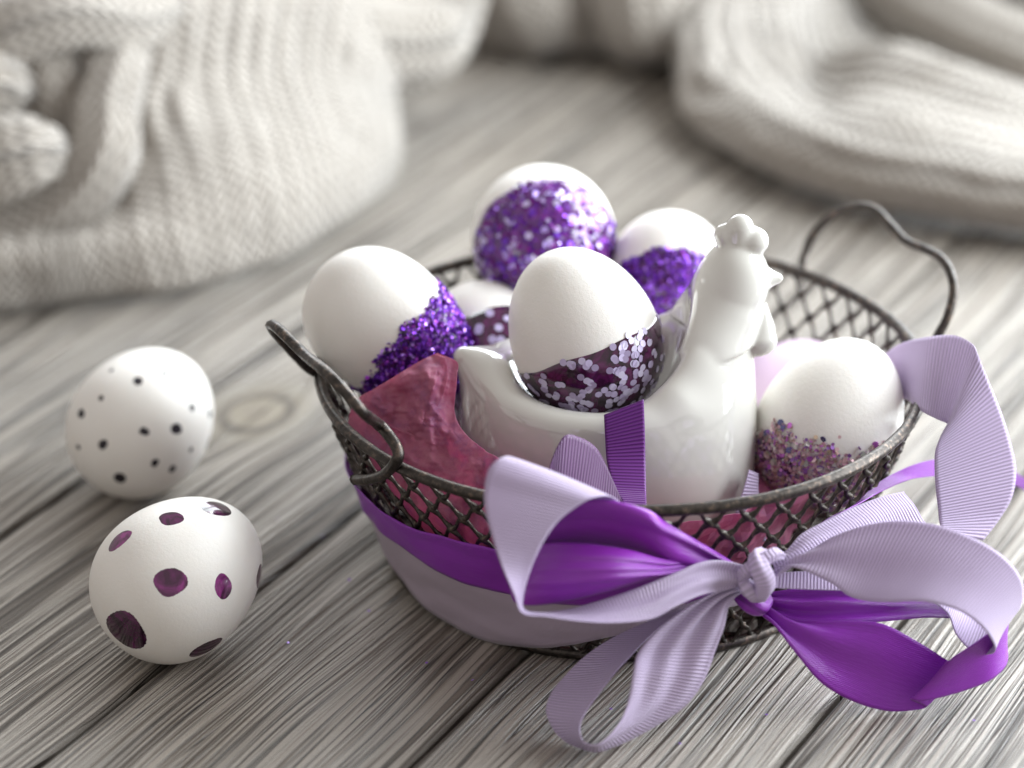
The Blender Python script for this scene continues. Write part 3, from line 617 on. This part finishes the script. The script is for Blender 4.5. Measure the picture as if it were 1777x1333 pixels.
# lilac bow: left loop with the high curl
strip('loop', [((1306, 985, -9.0), (1292, 1016, -9.2)), ((1254, 973, -9.1), (1246, 1026, -9.6)), ((1213, 977, -9.4), (1213, 1034, -10.1)), ((1171, 995, -9.8), (1171, 1053, -10.6)), ((1110, 1020, -10.1), (1130, 1074, -11.0)), ((1048, 1041, -10.2), (1068, 1081, -11.3)), ((985, 1058, -10.2), (1006, 1078, -11.5)), ((940, 1063, -10.5), (950, 1070, -11.6)),
      ((911, 1058, -10.8), (907, 1064, -11.7)), ((908, 1035, -10.9), (893, 1032, -11.5)), ((920, 991, -10.9), (871, 983, -11.2)), ((940, 946, -10.8), (854, 932, -10.9)), ((965, 909, -10.6), (842, 885, -10.6)), ((994, 884, -10.4), (841, 845, -10.3)), ((1025, 866, -10.2), (850, 812, -10.1)), ((1056, 861, -9.8), (872, 794, -9.8)), ((1078, 876, -9.45), (893, 796, -9.4)), ((1074, 895, -9.3), (905, 822, -9.25)), ((1060, 930, -9.2), (912, 865, -9.2))],
      LILAC, lr, nu=230, nv=17, pleat=[(.09, 1.5, .3, 4., 0)], bulge=.02)
# lower loop towards the camera
strip('loop', [((1290, 1022, -9.0), (1278, 1016, -9.2)), ((1266, 1050, -9.5), (1222, 1036, -9.7)), ((1257, 1088, -9.9), (1150, 1084, -10.2)), ((1242, 1128, -10.2), (1109, 1130, -10.7)), ((1222, 1180, -10.6), (1099, 1165, -11.2)), ((1190, 1224, -10.9), (1091, 1212, -11.6)), ((1140, 1259, -11.1), (1080, 1246, -12.0)), ((1090, 1286, -11.3), (1065, 1269, -12.4)), ((1056, 1300, -11.4), (1048, 1286, -12.7)),
      ((1034, 1305, -11.45), (1034, 1293, -12.8)), ((1012, 1300, -11.4), (1018, 1291, -12.7)), ((985, 1289, -11.2), (1009, 1282, -12.4)), ((962, 1268, -10.8), (1006, 1265, -12.0)), ((948, 1236, -10.4), (1012, 1244, -11.6)), ((955, 1206, -10.0), (1035, 1210, -11.1)), ((977, 1177, -9.6), (1069, 1166, -10.5)), ((1013, 1141, -9.3), (1095, 1138, -10.0)), ((1058, 1110, -9.1), (1122, 1110, -9.5)), ((1120, 1080, -8.9), (1155, 1080, -9.0)), ((1200, 1045, -8.7), (1215, 1045, -8.4)), ((1280, 1020, -8.5), (1285, 1025, -8.4))],
      LILAC, lr, nu=240, nv=25, pleat=[(.16, 2.5, .4, 3.8, 0)], bulge=.03)
# right loop
strip('loop', [((1345, 985, -9.0), (1338, 1010, -9.2)), ((1400, 958, -9.0), (1372, 984, -9.3)), ((1460, 925, -9.0), (1435, 1008, -9.6)), ((1540, 905, -9.0), (1482, 1038, -9.9)), ((1622, 910, -9.1), (1535, 1045, -10.2)), ((1690, 934, -9.2), (1600, 1044, -10.4)), ((1744, 968, -9.3), (1660, 1058, -10.5)), ((1773, 1008, -9.2), (1702, 1086, -10.4)),
      ((1772, 1050, -8.8), (1725, 1118, -10.1)), ((1745, 1080, -8.3), (1722, 1134, -9.6)), ((1710, 1080, -7.9), (1690, 1132, -9.1)), ((1680, 1050, -7.7), (1660, 1102, -8.7)), ((1650, 1010, -7.7), (1640, 1060, -8.5)), ((1590, 985, -7.9), (1580, 1030, -8.5)), ((1500, 985, -8.1), (1500, 1026, -8.6)), ((1420, 990, -8.3), (1420, 1024, -8.7)), ((1335, 995, -8.4), (1332, 1020, -8.7))],
      LILAC, lr, nu=220, nv=21, pleat=[(.10, 1.5, .2, 3.2, 0)], bulge=.03)
strip('tail', [((1338, 972, -8.6), (1345, 990, -8.9)), ((1365, 955, -8.5), (1390, 975, -8.8)), ((1392, 926, -8.2), (1430, 965, -8.6)), ((1435, 903, -7.8), (1480, 950, -8.2)), ((1481, 880, -7.3), (1530, 935, -7.8)), ((1530, 862, -6.8), (1570, 922, -7.3)), ((1568, 853, -6.4), (1610, 912, -6.9))], LILAC, lr, nu=100, pleat=[(.10, 1., .6, 5., 0)])
strip('tail', [((1500, 650, 1.2), (1512, 715, 1.0)), ((1530, 620, .7), (1545, 695, .3)), ((1562, 597, 0.), (1571, 692, -1.5)), ((1605, 586, -.9), (1595, 711, -3.0)), ((1655, 582, -1.6), (1625, 727, -3.3)), ((1686, 596, -2.3), (1643, 735, -3.5)), ((1697, 615, -2.7), (1643, 739, -3.8)), ((1708, 642, -3.0), (1638, 747, -4.0)), ((1722, 676, -3.3), (1630, 762, -4.2)), ((1739, 719, -3.5), (1623, 784, -4.4)),
      ((1753, 764, -3.7), (1622, 814, -4.6)), ((1763, 814, -3.9), (1624, 848, -4.8)), ((1757, 860, -4.2), (1628, 884, -5.0)), ((1735, 900, -4.5), (1631, 908, -5.2)), ((1706, 938, -5.0), (1636, 925, -5.4))], LILAC, lr, nu=180, nv=19)
strip('tail', [((1270, 940, -4.6), (1330, 940, -4.4)), ((1276, 890, -4.5), (1322, 885, -4.2)), ((1290, 850, -4.3), (1316, 852, -3.9)), ((1300, 815, -4.0), (1316, 822, -3.6))], LILAC, lr, nu=40)
KF = dict(n=70, k=28, wob=.16, flat=(FW, .72), ribs=(.022, 5, .6))
roll('knot', [((1322, 958, -8.8), .14), ((1313, 968, -9.3), .22), ((1318, 986, -9.6), .27), ((1327, 1008, -9.65), .29), ((1322, 1028, -9.4), .24), ((1308, 1037, -8.9), .15)], LILAC, lr, **KF)
roll('knot', [((1284, 1008, -9.0), .14), ((1291, 996, -9.35), .19), ((1303, 984, -9.45), .18), ((1324, 971, -9.4), .18), ((1344, 962, -9.2), .17), ((1358, 965, -8.8), .10)], LILAC, lr, **KF)
roll('knot', [((1286, 1002, -9.1), .12), ((1296, 1018, -9.45), .22), ((1306, 1031, -9.4), .21), ((1318, 1036, -9.0), .12)], LILAC, lr, **KF)

b = Bag(); rr = random.Random(21)
for px, py in ((606, 1006), (500, 1115), (640, 1060), (1060, 1230), (1180, 1290), (820, 1180), (560, 930), (1690, 1250), (740, 1150), (1330, 1240), (480, 900), (1640, 960)):
    q = at(px, py, z=.03); X, Y, N = basis(A_([0, 0, 1.]), rr.uniform(0, 6), .2, rr); b.add([q + X * .05 * math.cos(i * math.pi / 3) + Y * .05 * math.sin(i * math.pi / 3) for i in range(6)], [tuple(range(6))], C=(.30, .14, .62, 1))
tag(b.build('loose_glitter', GLIT_P, smooth=False), 'a few stray violet glitter specks on the wood round the basket', 'glitter', kind='stuff')
# ------------------------------------------------------------------ tissue paper
def crumple(p, sc, amp):
    v = 0.
    for o, (f, a_) in enumerate(((1., 1.), (2.1, .5), (4.3, .22))): v += a_ * (1 - 2 * abs(mnoise.noise(Vector((p[0] * f * sc + o * 9, p[1] * f * sc, p[2] * f * sc)))))
    return v * amp
Lb = [(757, 613), (726, 628), (690, 650), (655, 672), (621, 692), (604, 730), (612, 790), (650, 860), (700, 930), (740, 975)]
Rb = [(760, 612.5), (793, 628), (793, 650), (792, 672), (788, 705), (794, 732), (812, 757), (842, 782), (872, 812), (880, 940)]
yL = [-2.4, -2.5, -2.6, -2.7, -2.6, -2.8, -3.6, -4.6, -5.6, -6.2]; yR = [-2.4, -2.8, -3.2, -3.4, -3.8, -4.2, -4.8, -5.6, -6.4, -6.9]
FOLDS = [(.14, 96, .35, .2), (.12, 71, 1.9, .6), (.075, 43, 2.7, .1), (.045, 37, 1.1, .45), (.028, 22, .1, .8), (.024, 19, 2.2, .3), (.014, 11, 1.5, .5)]
def paper(Lq, Rq, nu, nv, lift):
    nL, nR = spline(Lq, nu), spline(Rq, nu); V = []
    for i in range(nu):
        for j in range(nv):
            t = j / (nv - 1); px, py, y = nL[i] * (1 - t) + nR[i] * t
            edge = max(.5, min(1, 6 * t, 6 * (1 - t), 6 * i / nu))
            wx, wy = px + 9 * mnoise.noise(Vector((px * .02, py * .02, 1.))), py + 9 * mnoise.noise(Vector((px * .02, py * .02, 5.)))
            k = sum(a_ * (4 * abs(((wx * math.cos(g) + wy * math.sin(g)) / l_ + f_) % 1 - .5) - 1) for a_, l_, g, f_ in FOLDS)
            rid = .26 * max(0, 1 - abs(px - (744 + (py - 620) * .03)) / 38) + .20 * max(0, 1 - abs(px - 690 - (py - 640) * .9) / 34)
            o = at(px, py, y=y); o = o - FW * ((rid + k) * edge + lift * (.35 + .65 * (i / nu) ** 2))
            if o[2] < 6.6:
                lim = RW(min(o[2], 6.0)) - .32; rr_ = math.hypot(o[0], o[1])
                if rr_ > lim: o[0] *= lim / rr_; o[1] *= lim / rr_
            V.append(o)
    return V
V = paper([(x, y, d) for (x, y), d in zip(Lb, yL)], [(x, y, d) for (x, y), d in zip(Rb, yR)], 150, 120, 0)
t = mesh('tissue_paper', V, grid_faces(150, 120), PAPER, org=(-6, -4, 3))
V2 = paper([(757, 614, -2.45), (690, 651, -2.75), (634, 688, -2.8), (645, 722, -3.05), (684, 744, -3.6), (733, 764, -4.0)], [(772, 620, -2.7), (778, 650, -3.25), (768, 690, -3.6), (752, 722, -3.75), (757, 745, -3.95), (760, 757, -4.05)], 80, 66, .16)
fl = mesh('folded_flap', V2, grid_faces(80, 66), PAPER, t); m = fl.modifiers.new('thickness', 'SOLIDIFY'); m.thickness = .0002
tag(t, 'creased pink tissue paper point standing up left of the hen', 'tissue paper', 'pink tissue paper in the basket')
m = t.modifiers.new('thickness', 'SOLIDIFY'); m.thickness = .0002
V, UV = [], []; na, nr = 150, 26
for i in range(na):
    a = 2 * math.pi * i / na; hgt = 2.4 + 1.8 * max(0, math.cos(a + math.radians(75))) ** .7
    for j in range(nr):
        t = j / (nr - 1)
        if t < .55: r_, z = 6.2 * t / .55 + .05, 1.5
        else: z = 1.5 + (hgt - 1.5) * (t - .55) / .45; r_ = RW(z) - 1.5
        p = A_([r_ * math.cos(a), r_ * math.sin(a), z]); k = crumple(p, .42, .55) + crumple(p, 1.3, .12); n_ = A_([-math.cos(a), -math.sin(a), 0]) * min(1, max(0, (t - .4) * 3)) + A_([0, 0, 1.]) * (1 - min(1, max(0, (t - .4) * 2)))
        q_ = p + n_ * (k - .25) * (.75 if t > .5 else .5); lim = RW(q_[2]) - .45; rr_ = math.hypot(q_[0], q_[1])
        if rr_ > lim: q_[0] *= lim / rr_; q_[1] *= lim / rr_
        V.append(q_)
t = mesh('tissue_paper', V, grid_faces(na, nr, True), PAPER, smooth=False, org=(0, 0, 1))
tag(t, 'crumpled pink tissue paper lining the basket, seen through its front lattice', 'tissue paper', 'pink tissue paper in the basket')
m = t.modifiers.new('thickness', 'SOLIDIFY'); m.thickness = .0002

# ------------------------------------------------------------------ knitted cloths behind
def loft(name, rows, parent, nu, nv, rib, depth, along='col', thick=.35, wrk=.30):
    """smooth sheet through a grid of points; ribs run along the columns or along the rows"""
    G = A_([[P3(p) for p in r] for r in rows]); R = A_([spline(r, nv) for r in G]); Sf = A_([spline(R[:, j], nu) for j in range(nv)]).transpose(1, 0, 2)
    du = np.gradient(Sf, axis=0); dv = np.gradient(Sf, axis=1); N = np.cross(du, dv); N /= np.linalg.norm(N, axis=2)[:, :, None] + 1e-9
    if N[nu // 3, nv // 2] @ FW > 0: N = -N
    lu = np.concatenate([[0], np.cumsum(np.linalg.norm(np.diff(Sf, axis=0), axis=2).mean(1))]); lv = np.concatenate([[0], np.cumsum(np.linalg.norm(np.diff(Sf, axis=1), axis=2).mean(0))])
    UU, VV = np.meshgrid(lu, lv, indexing='ij'); s = VV if along == 'col' else UU
    wr = A_([[vnoise((Sf[i, j][0], Sf[i, j][1], Sf[i, j][2]), .22, 3) for j in range(nv)] for i in range(nu)])
    fade = np.clip((lu - 1.) / 8.0, 0.12, 1)[:, None] if along == 'col' else 1.
    Sf = Sf + N * (fade * depth * (1 + 1.2 * wr) * np.cos(2 * math.pi * (s + .5 * wr) / rib) + wrk * wr)[:, :, None]
    uv = np.stack([VV, UU] if along == 'col' else [UU, VV], 2).reshape(-1, 2)
    o = mesh(name, Sf.reshape(-1, 3), grid_faces(nu, nv), KNIT, parent, uv=uv)
    m = o.modifiers.new('thickness', 'SOLIDIFY'); m.thickness = thick * CM; m.offset = 0; return o
def Rw(*p): return [tuple(x) for x in p]
sw = thing('knit_sweater', 'cream rib knit sweater bunched up at the upper left', 'sweater', (-16, 26, 0))
loft('body_panel', [
    Rw((-80, 545), (70, 528), (200, 514), (330, 492), (440, 462), (540, 420), (605, 378), (650, 335)),
    Rw((-80, 520, 15.8), (55, 505, 16.3), (180, 495, 16.8), (310, 478, 17.6), (430, 448, 19.2), (540, 402, 21.8), (625, 352, 24.6), (675, 310, 27.6)),
    Rw((-80, 455, 16.2), (50, 440, 16.7), (160, 425, 17.2), (285, 405, 18), (420, 362, 19.8), (540, 318, 22.6), (630, 285, 25.6), (688, 250, 29)),
    Rw((-80, 415, 19.5), (60, 405, 19.5), (175, 372, 19.8), (275, 312, 20.2), (400, 265, 21.8), (520, 232, 24.4), (615, 215, 27.4), (692, 190, 31)),
    Rw((-80, 385, 28), (60, 350, 28), (195, 255, 24), (255, 180, 23.2), (362, 138, 24.8), (482, 118, 27.4), (592, 115, 29.8), (690, 150, 33)),
    Rw((-80, 300, 32), (80, 210, 32), (218, 70, 27.5), (275, 20, 26.6), (380, -10, 28.2), (500, -22, 30.6), (612, -10, 33), (720, 80, 35.5)),
    Rw((-80, 200, 37), (80, 50, 37), (235, -80, 32), (305, -90, 31.5), (402, -110, 33), (522, -115, 35), (640, -95, 37), (760, -50, 39))], sw, 170, 260, 1.22, .07)
roll('fold', [((-60, 110, 23.5), 1.5), ((30, 55, 23.5), 1.4), ((125, 30, 24.), 1.35), ((215, 40, 25), 1.2), ((290, 20, 27), 1.0)], KNIT, sw, 40, 80, ribs=(.07, 7, 0))
roll('fold', [((235, 85, 26), .8), ((205, 130, 23.6), 1.15), ((182, 200, 21.8), 1.3), ((176, 270, 20.4), 1.35), ((130, 345, 19.6), 1.3), ((50, 395, 19.2), 1.2), ((-70, 425, 19), 1.2)], KNIT, sw, 40, 120, ribs=(.07, 7, 0))
roll('fold', [((60, 60, 25.5), 1.0), ((88, 130, 23.8), 1.3), ((98, 210, 22.6), 1.2), ((88, 290, 21.8), 1.2), ((40, 360, 21), 1.0)], KNIT, sw, 40, 70, ribs=(.06, 7, 0))
roll('fold', [((-80, 150, 22.5), 1.5), ((-10, 150, 22), 1.4), ((25, 155, 22.3), .9), ((40, 158, 22.8), .4)], KNIT, sw, 40, 50, ribs=(.07, 7, 0))
roll('fold', [((-80, 300, 19.8), 1.8), ((0, 278, 19.4), 1.7), ((60, 265, 19.4), 1.35), ((92, 262, 19.8), .8), ((106, 262, 20.2), .3)], KNIT, sw, 40, 60, ribs=(.08, 7, 0))
roll('fold', [((520, 40, 34), 2.6), ((640, 62, 35.5), 2.3), ((730, 55, 37), 2.2), ((775, 20, 38), 1.5), ((790, -60, 39), 1.5), ((760, -130, 40), 1.5)], KNIT, sw, 48, 100, ribs=(.08, 12, 0))
bl = thing('knit_blanket', 'beige rib knit blanket heaped along the upper right and back', 'blanket', (12, 36, 0))
loft('main_fold', [
    Rw((1265, -40), (1225, 85), (1235, 195), (1325, 285), (1460, 335), (1630, 370), (1880, 412)),
    Rw((1235, -60, 45), (1178, 70, 40), (1198, 195, 34), (1305, 272, 29), (1460, 325, 25.7), (1630, 358, 23.7), (1880, 396, 21.2)),
    Rw((1270, -75, 44.5), (1225, 45, 39.6), (1262, 140, 34), (1350, 205, 29.3), (1475, 255, 26.3), (1640, 288, 24.4), (1880, 335, 21.9)),
    Rw((1325, -75, 45), (1318, 42, 40.4), (1360, 130, 35.2), (1415, 185, 31.2), (1498, 212, 28.6), (1650, 242, 26.6), (1880, 292, 24.1)),
    Rw((1375, -80, 46), (1372, 40, 41.5), (1398, 125, 37.2), (1442, 152, 34.8), (1520, 150, 32.8), (1660, 185, 30.8), (1880, 240, 28.3)),
    Rw((1425, -80, 49), (1425, 30, 45), (1455, 92, 41), (1505, 88, 38), (1565, 85, 36), (1690, 130, 34), (1880, 185, 31.8)),
    Rw((1500, -80, 55), (1500, 30, 52), (1540, 85, 48), (1600, 100, 45), (1650, 120, 42), (1720, 155, 40), (1880, 195, 38))], bl, 200, 240, 1.15, .075, 'row', wrk=.10)
roll('back_fold', [((1430, -60, 58), 2.6), ((1530, -5, 56), 2.6), ((1680, 80, 52), 2.4), ((1860, 160, 48), 2.4)], KNIT, bl, 48, 90, ribs=(.09, 12, 0))
roll('back_fold', [((880, -110, 48), 3.0), ((915, -10, 45.5), 3.0), ((945, 60, 43.8), 2.3), ((955, 105, 43), 1.0)], KNIT, bl, 48, 70, ribs=(.08, 12, 0))
roll('back_fold', [((1000, -110, 47.5), 2.6), ((1012, -10, 45.6), 2.5), ((1018, 65, 44.2), 1.9), ((1020, 105, 43.6), .8)], KNIT, bl, 48, 70, ribs=(.08, 12, 0))
roll('back_fold', [((1120, -110, 46), 2.8), ((1120, -5, 43.8), 2.8), ((1128, 75, 42.2), 2.2), ((1130, 120, 41.6), 1.0)], KNIT, bl, 48, 70, ribs=(.08, 12, 0))
def shade_heap(pts):  # unseen rolls out of view, added to shade the table from the far window
    P = spline([p[:3] for p in pts], 60); r = spline([[p[3], 0, 0] for p in pts], 60)[:, 0]
    V, F, U = tube(P, r, 40, ribs=(.09, 14, 0)); mesh('back_fold', V, F, KNIT, bl, uv=np.stack([U[:, 1] * 30, U[:, 0]], 1))
shade_heap([(-10, 53, 6.5, 4.5), (-2, 54, 8, 6), (10, 55, 8.5, 6.5), (22, 54, 7.5, 6), (34, 52, 6, 5)]); shade_heap([(-6, 57, 15, 4), (4, 58, 17, 5.5), (16, 58, 17, 5.5), (27, 57, 14, 4)])
# white sill at the far right corner
q = [A_([x, y, z]) for z in (0.05, 3.2) for x, y in ((14, 62), (70, 44), (76, 62), (20, 80))]
sl = mesh('window_sill', q, [(3, 2, 1, 0), (4, 5, 6, 7), (0, 1, 5, 4), (1, 2, 6, 5), (2, 3, 7, 6), (3, 0, 4, 7)], mat_flat('white_sill_paint', (.82, .83, .85), .4), smooth=False, org=(40, 60, 0))
sl['kind'] = 'structure'
